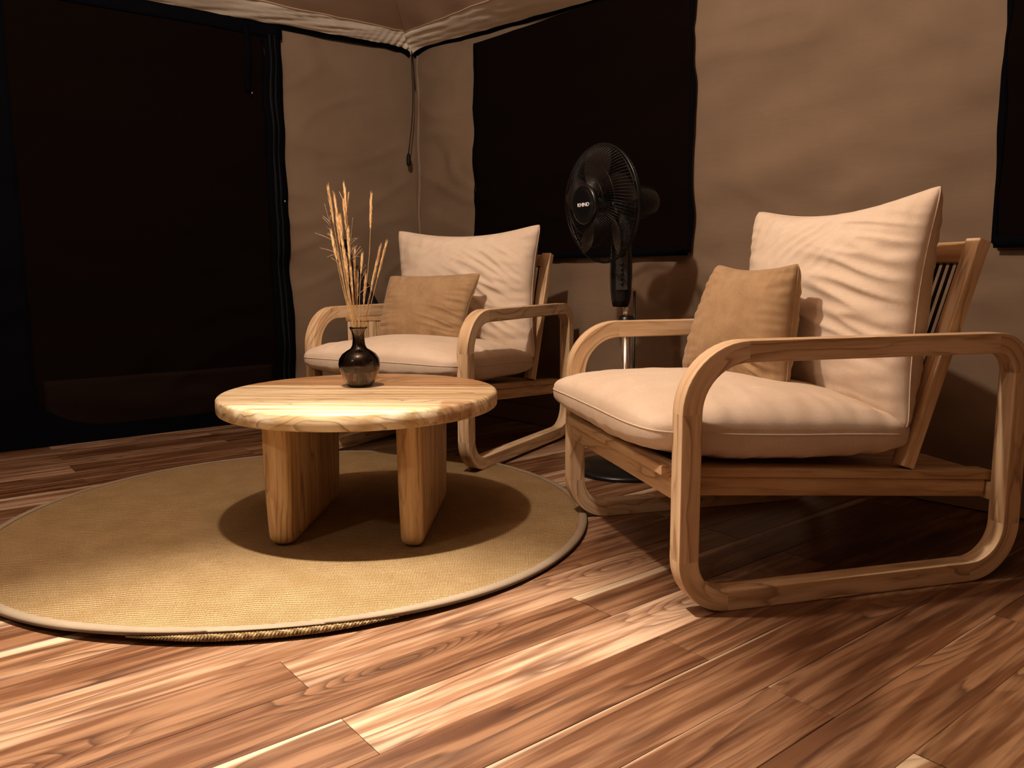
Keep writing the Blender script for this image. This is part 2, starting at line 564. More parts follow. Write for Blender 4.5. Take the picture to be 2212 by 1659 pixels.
def flap(side, s0, s1, z0, z1, inset, sd, n=60, m=60, wob=0.0, ph=0.0, ztop=None, th=.004):
    W = WLt if side == 'L' else WRt
    def fn(u, v):
        z_1 = z1 if ztop is None else ztop(s0+(s1-s0)*u)
        z = z0+(z_1-z0)*v
        eL_ = wob*noise.noise(Vector((z*4.5+ph, 3, 1))); eR_ = wob*noise.noise(Vector((z*4.5+ph, 8, 5)))
        s = s0+eL_+(s1+eR_-s0-eL_)*u
        zb = z+wob*.6*noise.noise(Vector((s*5, 2, ph)))*(1-v)
        return wallpt(W, s, zb, inset, sd)
    V, Fc = grid(fn, n, m, side == 'L')
    nn = W[1]*-th
    V2 = [v+Vector((nn.x, nn.y, 0)) for v in V]
    k = len(V)
    F2 = [tuple(reversed([i+k for i in f])) for f in Fc]
    # rim
    ring = [i for i in range(n+1)]+[(j+1)*(n+1)-1 for j in range(1, m+1)]+[m*(n+1)+i for i in range(n-1, -1, -1)]+[j*(n+1) for j in range(m-1, 0, -1)]
    F3 = [(ring[i], ring[(i+1) % len(ring)], ring[(i+1) % len(ring)]+k, ring[i]+k) for i in range(len(ring))]
    if side != 'L': F3 = [tuple(reversed(f)) for f in F3]
    return V+V2, Fc+F2+F3


def wtop(s): return 1.965


wn = mobj('window_1', *flap('R', .60, 1.965, .85, 1.96, .026, 4.0, wob=.016, ztop=lambda s: 1.955), mat=M_net)
tag(wn, 'square black blackout window panel behind the pedestal fan', kind='structure')
mobj('bottom_hem', *flap('R', .605, 1.96, .838, .872, .030, 4.0, n=50, m=2, wob=.006), mat=M_band, parent=wn)
mobj('side_hem', *flap('R', .590, .608, .85, 1.955, .0275, 4.0, n=2, m=60, wob=.016, ph=0), mat=M_band, parent=wn)
mobj('side_hem', *flap('R', 1.955, 1.972, .85, 1.955, .0275, 4.0, n=2, m=60, wob=.010, ph=3), mat=M_band, parent=wn)
wn = mobj('window_2', *flap('R', 3.10, 4.4, .85, 1.94, .026, 4.0, wob=.012, ph=9, ztop=lambda s: 1.90), mat=M_net)
tag(wn, 'black blackout window panel cut off by the right edge', kind='structure')
mobj('bottom_hem', *flap('R', 3.10, 4.4, .838, .872, .030, 4.0, n=50, m=2, wob=.006), mat=M_band, parent=wn)
mobj('side_hem', *flap('R', 3.094, 3.112, .85, 1.90, .0275, 4.0, n=2, m=60, wob=.010, ph=4), mat=M_band, parent=wn)

# ---- dark door curtain on the left wall
dr = mobj('door_1', *flap('L', .90, 2.04, .045, 2.02, .024, 1.0, n=60, m=70, wob=0), mat=M_net)
tag(dr, 'wide black netting door curtain filling the left side', kind='structure')
mobj('skirt_panel', *flap('L', .93, 2.0, .05, .30, .029, 1.0, n=40, m=10), mat=M_net2, parent=dr)
mobj('side_band', *flap('L', .805, .905, .0, 2.03, .030, 1.0, n=5, m=60, wob=.010, ph=2), mat=M_band, parent=dr)
mobj('side_band', *flap('L', 2.03, 2.32, .0, 2.03, .030, 1.0, n=10, m=60, wob=.006, ph=7), mat=M_band, parent=dr)
# bottom band with the swept corner at its left end


def bandfn(u, v):
    s = .80+1.5*u
    topz = .075+.16*max(0.0, (s-1.72)/.36)**2.2
    return wallpt(WLt, s, .002+topz*v, .034, 1.0)


mobj('bottom_band', *grid(bandfn, 60, 6, True), mat=M_band, parent=dr)
mobj('top_band', *flap('L', .80, 2.3, 1.965, 2.035, .033, 1.0, n=40, m=3), mat=M_band, parent=dr)
mobj('zipper', *flap('L', .862, .874, .03, 1.98, .036, 1.0, n=1, m=60, wob=.004, ph=2), mat=M_zip, parent=dr)
mobj('zipper', *flap('L', .838, .846, .03, 1.98, .036, 1.0, n=1, m=60, wob=.004, ph=2), mat=M_zip, parent=dr)
V, Fc = xf(lathe([(.002, -.006), (.004, -.004), (.004, .004), (.002, .006)], 10), Matrix.Translation(wallpt(WLt, .826, 1.15, .042, 1.0)))
mobj('zip_pull', V, Fc, plain('zip_metal', (.5, .5, .5), .3, .5, 1.0), dr)
# second door beyond the frame's left edge
dr2 = mobj('door_2', *flap('L', 2.36, 3.6, .02, 2.02, .024, 1.0, n=40, m=40), mat=M_net)
tag(dr2, 'black netting door curtain beyond the left edge', kind='structure')
# hanging strap
st = mobj('tie_strap', *flap('L', .975, 1.005, 1.685, 2.00, .046, 1.0, n=2, m=12), mat=M_band)
tag(st, 'short black tie strap hanging on the door curtain', 'strap')
V, Fc = xf(lathe([(.001, -.006), (.004, -.003), (.004, .003), (.001, .006)], 10), Matrix.Translation(wallpt(WLt, .978, 1.676, .052, 1.0)))
mobj('strap_tip', V, Fc, plain('dull_metal', (.45, .43, .4), .35, .5, 1.0), st)

# pull cord with toggle by the corner
pc = empty('pull_cord', (0, 0, 0), 0, 'thin black pull cord with toggle hanging in the tent corner', 'cord')
cp = [wallpt(WLt, s, z, .06, 1.0) for s, z in ((.042, 2.03), (.045, 1.97), (.043, 1.88), (.041, 1.79), (.046, 1.69), (.056, 1.60), (.070, 1.52), (.079, 1.45))]
mobj('cord', *tube(cp, .0032, 6), mat=M_blackm, parent=pc)
cp2 = [wallpt(WLt, s, z, .05, 1.0) for s, z in ((.038, 2.03), (.030, 1.95), (.024, 1.87), (.020, 1.81))]
mobj('cord_end', *tube(cp2, .0022, 5), mat=M_blackm, parent=pc)
V, Fc = lathe([(.004, .035), (.009, .028), (.0125, .012), (.013, -.012), (.012, -.026), (.009, -.034)], 12)
tw = cp[-1]
mobj('toggle', *xf((V, Fc), Matrix.Translation(tw+Vector((0, 0, -.03)))), mat=M_blackm, parent=pc)

# ------------------------------------------------------------------ rug
RC, RR = Vector((-.677, 2.497)), .905


def rug_mat():
    N = NT('jute_rug')
    tc = N.n('ShaderNodeTexCoord'); v = tc.outputs['Object']
    x, y, z = N.sep(v)
    # rows of loops, slightly wandering
    wob = N.noise(v, 5.0, 3)
    yy = N.math('ADD', N.math('ADD', y, N.math('MULTIPLY', x, .12)), N.math('MULTIPLY', wob, .035))
    row = N.math('SINE', N.math('MULTIPLY', yy, 620.0))
    xx = N.math('ADD', x, N.math('MULTIPLY', N.noise(v, 60.0, 2), .012))
    loop = N.math('SINE', N.math('ADD', N.math('MULTIPLY', xx, 900.0), N.math('MULTIPLY', row, 1.4)))
    fib = N.noise(v, 420.0, 3, .7)
    h = N.math('ADD', N.math('ADD', N.math('MULTIPLY', row, .5), N.math('MULTIPLY', loop, .24)), N.math('MULTIPLY', fib, 2.1))
    mott = N.noise(v, 9.0, 4, .6)
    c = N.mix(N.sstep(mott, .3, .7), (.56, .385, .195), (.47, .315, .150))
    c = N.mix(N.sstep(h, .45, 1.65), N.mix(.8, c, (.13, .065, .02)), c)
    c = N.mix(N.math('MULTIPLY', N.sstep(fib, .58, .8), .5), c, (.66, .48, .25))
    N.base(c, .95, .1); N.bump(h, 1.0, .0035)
    return N.m


def rug_lift(a, r):
    """edge curls up slightly towards the camera"""
    d = (a+radians(86)+pi) % (2*pi)-pi
    k = exp(-(d/.62)**2)
    e = max(0, (r/RR-.86)/.14)
    return k*.017*e*e+.0015*(1+noise.noise(Vector((cos(a)*r*3, sin(a)*r*3, 0))))*min(1, r/.3)


rug = empty('rug', (RC.x, RC.y, 0), 0, 'round woven jute rug with taupe binding lying on the teak floor', 'rug')
NRg, NAg = 46, 240


def rug_rad(a): return RR+.010*noise.noise(Vector((cos(a)*1.3, sin(a)*1.3, 4)))-.004


V, Fc = [Vector((0, 0, .011))], []
for i in range(1, NRg+1):
    for j in range(NAg):
        a = 2*pi*j/NAg; r = rug_rad(a)*i/NRg
        V.append(Vector((r*cos(a), r*sin(a), .011+rug_lift(a, r))))
for j in range(NAg): Fc.append((0, 1+j, 1+(j+1) % NAg))
for i in range(NRg-1):
    for j in range(NAg):
        k = (j+1) % NAg; b = 1+i*NAg; c = b+NAg
        Fc.append((b+j, c+j, c+k, b+k))
b = 1+(NRg-1)*NAg
V += [Vector((v.x, v.y, v.z-.0095)) for v in V[b:b+NAg]]
k2 = len(V)-NAg
V += [Vector((v.x*.84, v.y*.84, .0012)) for v in V[b:b+NAg]]
for j in range(NAg):
    k = (j+1) % NAg
    Fc.append((b+j, k2+j, k2+k, b+k)); Fc.append((k2+j, k2+NAg+j, k2+NAg+k, k2+k))
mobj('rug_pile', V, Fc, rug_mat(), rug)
M_bind = fabric('taupe_binding', (.215, .160, .108), (.185, .135, .09), weave=700)
V, Fc = [], []
prof = [(-.020, .0008), (-.017, .0030), (-.004, .0032), (.0035, .001), (.0055, -.004), (.0045, -.009), (.001, -.0105), (-.010, -.0108)]
NA2 = 360
for j in range(NA2):
    a = 2*pi*j/NA2; r = rug_rad(a); dd = (a+radians(80)+pi) % (2*pi)-pi
    lift = rug_lift(a, r)
    fl_ = exp(-(dd/.33)**2)
    for q, (dr_, dz) in enumerate(prof):
        dz2 = dz+(.006*fl_ if q >= 4 else 0); dr2 = dr_-(.003*fl_ if q >= 4 else 0)
        V.append(Vector(((r+dr2)*cos(a), (r+dr2)*sin(a), .0118+lift+dz2)))
m = len(prof)
for j in range(NA2):
    for q in range(m):
        j2 = (j+1) % NA2; q2 = (q+1) % m
        Fc.append((j*m+q, j*m+q2, j2*m+q2, j2*m+q))
mobj('binding_tape', V, Fc, M_bind, rug, label='taupe fabric binding tape around the rug edge')
# twisted cord edge showing where the tape has rolled up at the front
parts = []
for st_ in range(3):
    pts = []
    for i in range(260):
        a = radians(-99)+radians(37)*i/259; r = rug_rad(a)+.0025
        tp = min(1, .12+i/90, .12+(259-i)/90)
        ph = i*.62+2*pi*st_/3
        pts.append(Vector(((r+.0042*tp*cos(ph))*cos(a), (r+.0042*tp*cos(ph))*sin(a), .0085+rug_lift(a, r)*.45+.0052*tp*sin(ph))))
    parts.append(tube(pts, [.0042*min(1, .25+i/80, .25+(259-i)/80) for i in range(260)], 6))
mobj('rope_edge', *merge(parts), mat=rug_mat(), parent=rug, label='twisted rope edge exposed under the binding')

# ------------------------------------------------------------------ armchairs
D, W, T, BD, HC = .934, .805, .049, .049, .62
RTF, RTB, RBB, RBF = .160, .100, .140, .125


def frame_piece(parent, name, kind, v, k):
    """kind: index of straight or corner piece of the closed side loop"""
    h = BD/2
    def arc(cx, cz, r, a0, a1, n=12):
        P, A = [], []
        for i in range(n+1):
            a = a0+(a1-a0)*i/n
            P.append(Vector((cx+r*cos(a), 0, cz+r*sin(a)))); A.append(Vector((cos(a), 0, sin(a))))
        return P, A
    if kind == 'front_leg': P = [(h, 0, RBF), (h, 0, HC-RTF)]; A = [(-1, 0, 0)]*2
    elif kind == 'arm_rest': P = [(RTF, 0, HC-h), (D-RTB, 0, HC-h)]; A = [(0, 0, 1)]*2
    elif kind == 'rear_leg': P = [(D-h, 0, HC-RTB), (D-h, 0, RBB)]; A = [(1, 0, 0)]*2
    elif kind == 'floor_runner': P = [(D-RBB, 0, h), (RBF, 0, h)]; A = [(0, 0, -1)]*2
    elif kind == 'c_tf': P, A = arc(RTF, HC-RTF, RTF-h, pi, pi/2)
    elif kind == 'c_tb': P, A = arc(D-RTB, HC-RTB, RTB-h, pi/2, 0)
    elif kind == 'c_bb': P, A = arc(D-RBB, RBB, RBB-h, 0, -pi/2)
    elif kind == 'c_bf': P, A = arc(RBF, RBF, RBF-h, 1.5*pi, pi)
    P = [Vector(p) for p in P]; mid = sum(P, Vector())/len(P)
    A = [Vector(a) for a in A]
    B = [Vector((0, 1, 0))]*len(P)
    V, Fc, G = sweep([p-mid for p in P], A, B, rrect(BD, T, .0022, 2))
    return mobj(name, V, Fc, M_teak, parent, Vector((mid.x, v, mid.z)), grain=G, sharp=radians(35))


def rail_z(u): return .334-.080*u


def make_chair():
    ch = empty('armchair')
    for v in (T/2, W-T/2):
        for nm in ('arm_rest', 'front_leg', 'rear_leg', 'floor_runner'): frame_piece(ch, nm, nm, v, 0)
        for nm in ('c_tf', 'c_tb', 'c_bb', 'c_bf'): frame_piece(ch, 'bent_corner', nm, v, 0)
    tilt = Vector((-.08, 0, 1)).normalized()
    tilt = Vector((.08, 0, 1)).normalized()
    # side rails and the deck boards lying on them
    for v in (.075, W-.075):
        beam('seat_rail', (.02, v, rail_z(.02)-.046), (.878, v, rail_z(.878)-.046), .028, .044, M_dteak, ch, up=tilt)
    for v in (.086, W-.086):
        beam('deck_board', (.035, v, rail_z(.035)-.012), (.905, v, rail_z(.905)-.012), .060, .0225, M_dteak, ch, up=tilt)
    nb = 6; x0, x1 = .118, W-.118; bw = (x1-x0)/nb
    for i in range(nb):
        vc = x0+bw*(i+.5)
        beam('deck_slat', (.036, vc, rail_z(.036)-.016), (.905, vc, rail_z(.905)-.016), bw-.004, .014, M_dteak, ch, up=tilt)
    beam('front_lip', (.009, .066, rail_z(0)-.011), (.009, W-.066, rail_z(0)-.011), .050, .024, M_teak, ch)
    beam('front_apron', (.020, T, rail_z(0)-.051), (.020, W-T, rail_z(0)-.051), .026, .052, M_teak, ch)
    beam('rear_apron', (D-.030, T, rail_z(.9)-.050), (D-.030, W-T, rail_z(.9)-.050), .034, .046, M_teak, ch)
    # leaning back posts
    lean = Vector((.324, 0, 1)).normalized()
    for v in (.060+.0225, W-.060-.0225):
        p0 = Vector((.646, v, .287)); p1 = Vector((.828, v, .842))
        beam('back_post', p0, p1, .045, .036, M_teak, ch, up=(1, 0, -.324), bev=.004)
    def bp(z, off=0.0): return Vector((.646+.324*(z-.287)+off, 0, z))
    for z, h in ((.812, .055), (.345, .04)):
        p = bp(z, .002)
        beam('back_rail', (p.x, .105, z), (p.x, W-.105, z), .024, h, M_dteak, ch, up=lean)
    nc = 26
    for i in range(nc):
        v = .118+(W-.236)*i/(nc-1)
        a, b = bp(.36), bp(.795)
        V, Fc = tube([Vector((a.x, v, a.z)), Vector((b.x, v, b.z))], .0042, 6)
        mid = Vector(((a.x+b.x)/2, v, (a.z+b.z)/2))
        mobj('back_cord', [q-mid for q in V], Fc, M_cord, ch, mid)
    return ch


M_cord = plain('dark_cord', (.014, .011, .009), .5, .4)


def copy_tree(o, parent=None):
    c = o.copy(); COL.objects.link(c)
    if parent: c.parent = parent
    for q in list(o.children): copy_tree(q, c)
    return c


PA = (.369414, 1.718374, .253703); PB = (-.164088, 2.959541, 1.060365)
chA = make_chair()
tag(chA, 'near pale teak lounge armchair with rounded loop frames at right', 'armchair', 'teak lounge armchairs')
chA.location = (PA[0], PA[1], 0.0); chA.rotation_euler = (0, 0, PA[2])
chB = copy_tree(chA)
chB['label'] = 'far pale teak lounge armchair standing in the tent corner behind the table'
chB.location = (PB[0], PB[1], 0.012); chB.rotation_euler = (0, 0, PB[2])


def cushion(name, C4, thick, parent_m, mat, label, cat, group=None, N=90, a=.42, pinch=.05, ear=.0, wr=.004, seed=0, bias=.5, seam=.0018, smat=None, folds=None, bulge=None, pdown=1.0, rnd_c=.035, rnd_e=11, a2=None):
    """C4: corners BL, BR, TR, TL in chair space (seam plane); thick: full thickness; bias: share of it on the front side"""
    C4 = [Vector(c) for c in C4]
    nrm = ((C4[1]-C4[0]).cross(C4[3]-C4[0])).normalized()
    cen = sum(C4, Vector())/4
    def base(s, t):
        # s,t in -1..1 ; pinch pulls the middle of the sides inwards leaving the corners as ears
        u, v = (s+1)/2, (t+1)/2
        p = (C4[0]*(1-u)+C4[1]*u)*(1-v)+(C4[3]*(1-u)+C4[2]*u)*v
        ex = (C4[1]-C4[0])*.5; ey = (C4[3]-C4[0])*.5
        pk = pinch if not isinstance(pinch, (tuple, list)) else None
        px_ = pk if pk is not None else pinch[0]; py_ = pk if pk is not None else pinch[1]
        p = p-ex*s*abs(s)**1.5*px_*(1-t*t)-ey*t*abs(t)**1.5*(py_ if t > 0 else py_*pdown)*(1-s*s)
        # rounded corners
        rc_ = rnd_c*(abs(s)**rnd_e)*(abs(t)**rnd_e)
        p = p-ex*rc_*(1 if s > 0 else -1)-ey*rc_*(1 if t > 0 else -1)
        # the seam plane wanders a little
        p = p+nrm*.006*noise.noise(Vector((s*1.3+seed, t*1.3, 7)))
        return p
    def hgt(s, t, side):
        aa = a if (side > 0 or a2 is None) else a2
        k = max(0.0, (1-s*s))**aa*max(0.0, (1-t*t))**aa
        e = max(abs(s), abs(t))
        edge = 1-k**.8
        w = noise.noise(Vector((s*9+seed*3, t*2.2, side*3+seed)))*max(0, abs(t)-.35)+noise.noise(Vector((s*2.2, t*9+seed*5, side*7+seed)))*max(0, abs(s)-.35)
        w2 = noise.noise(Vector((s*2.1+seed, t*2.6, side+seed*2)))
        wz = wr*(w*2.6*min(1, k*2.2)+w2*1.2*k)
        if folds and side > 0:
            for (fs, ft, ang, amp, wl, ls, lt) in folds:
                dx, dy = s-fs, t-ft
                q = dx*cos(ang)+dy*sin(ang); r_ = -dx*sin(ang)+dy*cos(ang)
                wv = noise.noise(Vector((r_*wl+q*.8, q*1.1, seed+5)))
                wz += amp*(1-2*min(1, abs(wv)*2.6))*exp(-(q/ls)**2-(r_/lt)**2)*min(1, k*2)
        return (bias if side > 0 else 1-bias)*thick*k*(bulge(s, t) if bulge else 1)+wz
    def par(i):  # denser near the seams
        x = -1+2*i/N
        return sin(x*pi/2)*.65+x*.35
    V, Fc = [], []
    for side in (1, -1):
        o = len(V)
        for j in range(N+1):
            for i in range(N+1):
                s, t = par(i), par(j)
                V.append(base(s, t)+nrm*side*hgt(s, t, side)-cen)
        for j in range(N):
            for i in range(N):
                q = (o+j*(N+1)+i, o+j*(N+1)+i+1, o+(j+1)*(N+1)+i+1, o+(j+1)*(N+1)+i)
                Fc.append(q if side > 0 else tuple(reversed(q)))
    root = mobj(name, V, Fc, mat, None)
    bm = bmesh.new(); bm.from_mesh(root.data); bmesh.ops.remove_doubles(bm, verts=bm.verts, dist=.00005); bm.to_mesh(root.data); bm.free()
    root.data.polygons.foreach_set('use_smooth', [True]*len(root.data.polygons))
    root.matrix_world = parent_m @ Matrix.Translation(cen)
    tag(root, label, cat, group)
    ring = [(par(i), -1) for i in range(N)]+[(1, par(i)) for i in range(N)]+[(par(N-i), 1) for i in range(N)]+[(-1, par(N-i)) for i in range(N)]
    ring = [base(s, t)-cen for s, t in ring]
    V, Fc = tube(ring, seam, 6, closed=True)
    mobj('seam_piping', V, Fc, smat or mat, root)
    return root


MA = Matrix.Translation((PA[0], PA[1], 0)) @ Matrix.Rotation(PA[2], 4, 'Z')
MB_ = Matrix.Translation((PB[0], PB[1], .012)) @ Matrix.Rotation(PB[2], 4, 'Z')


def seat_bulge(s, t): return 1.0
for M_, who, sd in ((MA, 'near', 1), (MB_, 'far', 4)):
    # corners: front-near, back-near, back-far, front-far ; normal up
    z0, z1 = .428, .376
    seatc = [(-.058, .028, .418), (.680, .040, .370), (.680, W-.040, .370), (-.074, W-.006, .422)]
    cushion('seat_cushion', seatc, .200, M_, M_linen,
            'plump oatmeal linen seat cushion on the %s armchair' % who, 'cushion', 'linen seat cushions', N=100, a=.36, pinch=(.012, .02), wr=.0035, seed=sd, bias=.52, rnd_c=.08, rnd_e=7, a2=.27)
    # back cushion: BL is the far bottom seen from the front so the normal faces forward (-u)
    bb = [(.622, W-.020, .390), (.628, .040, .382), (.674, .034, .974), (.650, W-.004, .968)]
    cushion('back_cushion', bb, .250, M_, M_linen,
            'tall oatmeal linen back cushion with pointed corners on the %s armchair' % who, 'cushion', 'linen back cushions', N=130, a=.44, pinch=(.095, .165), wr=.006, seed=sd+2, bias=.46, pdown=.25,
            folds=[(.55, .05, 2.95 if who == 'near' else 2.6, .0085, 7.0, .55, .75), (-.1, .75, .9, .003, 9.0, .3, .5)])

# throw pillows
cushion('throw_pillow', [(.325, .665, .475), (.432, .270, .445), (.470, .285, .792), (.405, .600, .792)], .165, MA, M_tan,
        'tan velvet throw pillow propped on the near armchair', 'pillow', 'tan throw pillows', N=90, a=.42, pinch=(.03, .13), wr=.005, seed=11, bias=.46, pdown=.3,
        folds=[(.55, -.55, 2.7, .006, 6.0, .45, .35)])
PILLOW_B = [(.325, .690, .462), (.365, .270, .462), (.440, .205, .760), (.415, .672, .750)]
cushion('throw_pillow', PILLOW_B, .135, MB_, M_tan,
        'tan velvet throw pillow propped on the far armchair', 'pillow', 'tan throw pillows', N=90, a=.45, pinch=(.05, .07), wr=.005, seed=15, bias=.5,
        folds=[(.6, -.3, 2.9, .005, 6.0, .45, .5)])

# ------------------------------------------------------------------ coffee table
TC, TR_, TZ, TH = Vector((-.462, 2.420)), .417, .420, .050


def table_mat():
    N = NT('tabletop_boards')
    tc = N.n('ShaderNodeTexCoord'); v = tc.outputs['Object']; x, y, z = N.sep(v)
    w1 = N.noise(N.comb(N.math('MULTIPLY', x, 1.6), N.math('MULTIPLY', y, 9.0), N.math('MULTIPLY', z, 6.0)), 1.0, 3, .5, .2)
    w2 = N.noise(N.comb(N.math('MULTIPLY', x, 6.0), N.math('MULTIPLY', y, 24.0), N.math('MULTIPLY', z, 14.0)), 1.0, 2)
    f = N.math('ADD', N.math('ADD', N.math('MULTIPLY', y, 34.0), N.math('MULTIPLY', z, 26.0)), N.math('ADD', N.math('MULTIPLY', w1, 8.0), N.math('MULTIPLY', w2, .8)))
    fr = N.math('FRACT', f)
    ln = N.math('MAXIMUM', N.math('POWER', fr, 7.0), N.math('SUBTRACT', 1.0, N.sstep(fr, 0.0, .07)))
    ln = N.math('MULTIPLY', ln, N.sstep(w2, .28, .6))
    bands = N.noise(N.comb(N.math('MULTIPLY', x, 1.2), N.math('MULTIPLY', y, 38.0), N.math('MULTIPLY', z, 30.0)), 1.0, 3, .55)
    pale = N.mix(N.sstep(bands, .35, .68), (.76, .63, .43), (.50, .34, .165))
    dark = N.mix(N.sstep(bands, .35, .68), (.46, .27, .13), (.30, .155, .065))
    e = N.math('ADD', N.math('ADD', y, N.math('MULTIPLY', x, .05)), N.math('MULTIPLY', N.math('SUBTRACT', w1, .5), .05))
    # glued boards: heartwood board towards the back, sapwood boards in front, one heart strip at the right rim
    hm = N.sstep(e, .085, .105)
    c = N.mix(hm, pale, dark)
    h2 = N.math('MULTIPLY', N.sstep(N.math('ADD', x, N.math('MULTIPLY', w2, .05)), .30, .315), N.math('SUBTRACT', 1.0, N.sstep(e, -.20, -.17)))
    c = N.mix(N.math('MULTIPLY', h2, .7), c, dark)
    c = N.mix(N.math('MULTIPLY', ln, .85), c, (.20, .10, .035))
    fib = N.noise(N.comb(N.math('MULTIPLY', x, 9.0), N.math('MULTIPLY', y, 260.0), N.math('MULTIPLY', z, 200.0)), 1.0, 2)
    c = N.mix(N.math('MULTIPLY', N.sstep(fib, .55, .75), .25), c, (.25, .14, .06))
    N.base(c, .38, .4); N.bump(N.math('ADD', N.math('MULTIPLY', fib, -.4), N.math('MULTIPLY', ln, -.3)), .15, .001)
    return N.m


ct = empty('coffee_table', (TC.x, TC.y, .012), radians(-3.0), 'low round pale teak coffee table with two slab legs on the jute rug', 'table')
prof = []
h2 = TH/2
for i in range(9):
    a = -pi/2+pi*i/8
    rr = .013
    zz = (h2-rr)*(1 if a > 0 else -1) if abs(a) > 1e-6 else 0
    prof.append((TR_-rr+rr*cos(a)+.0, (0 if abs(a) < 1e-6 else zz)+rr*sin(a)))
prof = [(TR_*.5, -h2), (TR_-.016, -h2)]+prof+[(TR_-.016, h2), (TR_*.5, h2)]
mobj('tabletop', *lathe(prof, 128), mat=table_mat(), parent=ct, loc=(0, 0, TZ-.012-h2), sharp=radians(50))


def slab_leg(x, w):
    zt, zb = TZ-.012-TH+.001, 0.0
    V, Fc, G = [], [], []
    n = 26
    for i in range(n+1):
        f = i/n; z = zb+(zt-zb)*f
        # belly outline: narrower at the foot, rounded bottom corner
        e = min(1.0, f/.10); round_ = .030*(1-sqrt(max(0, 1-(1-e)**2)))
        hl = .276+.008*sin(pi*f)-.012*(1-f)-round_; hw = w/2-.008*(1-f)-.004*f-.6*round_*.6
        for a, b in rrect(hl*2, hw*2, min(.030, hw*.92), 6):
            V.append(Vector((b, a, z))); G.append((z, a, b))
    m = 36
    for i in range(n):
        for j in range(m):
            k = (j+1) % m
            Fc.append((i*m+j, (i+1)*m+j, (i+1)*m+k, i*m+k))
    Fc.append(tuple(range(m))); Fc.append(tuple(n*m+j for j in range(m-1, -1, -1)))
    mobj('slab_leg', V, Fc, M_leg, ct, (x, 0, 0), grain=G, sharp=radians(45))


slab_leg(-.178, .086); slab_leg(.193, .080)

# ------------------------------------------------------------------ vase and dried grass
VP_ = Vector((-.478, 2.505, TZ))


def glass():
    N = NT('smoked_glass')
    tc = N.n('ShaderNodeTexCoord'); x, y, z = N.sep(tc.outputs['Object'])
    c = N.ramp(z, [(0.0, (.60, .53, .48)), (.055, (.46, .39, .35)), (.078, (.09, .065, .055)), (.150, (.10, .075, .065)), (.185, (.45, .40, .37))])  # light showing through the base and mouth is put into the tint
    for k, v in (('Transmission Weight', 1.0), ('IOR', 1.45)): N.b.inputs[k].default_value = v
    return N.base(c, .02, .5)


vs = empty('vase', VP_, 0, 'smoked dark glass bottle vase with round belly on the coffee table', 'vase')
outer = [(.030, .0), (.038, .002), (.046, .014), (.055, .035), (.0625, .055), (.0650, .072), (.0620, .088), (.052, .103), (.038, .113), (.026, .120), (.0205, .130), (.0188, .145), (.0190, .160), (.0215, .172), (.0255, .180), (.0285, .1855)]
inner = [(r-.0026, z+.0015) for r, z in reversed(outer)]
inner[-1] = (.024, .006)
mobj('glass_body', *lathe(outer+[(.0275, .1868)]+inner, 56), mat=glass(), parent=vs)

M_straw = NT('dry_straw')
_tc = M_straw.n('ShaderNodeTexCoord')
_c = M_straw.mix(M_straw.sstep(M_straw.noise(_tc.outputs['Object'], 90.0, 2), .35, .65), (.70, .46, .22), (.50, .30, .13))
M_straw = M_straw.base(_c, .7, .2)
M_spike = plain('grey_twig', (.42, .31, .20), .8, .2)
M_dark_straw = plain('brown_awn', (.52, .31, .14), .8, .2)


def pxat(px, py, Y):
    d = _f*1.0+_r2*((px-1106)/F_PX)-_u2*((py-829.5)/F_PX)
    return Vector((0, 0, CAM_H))+d*(Y/d.y)


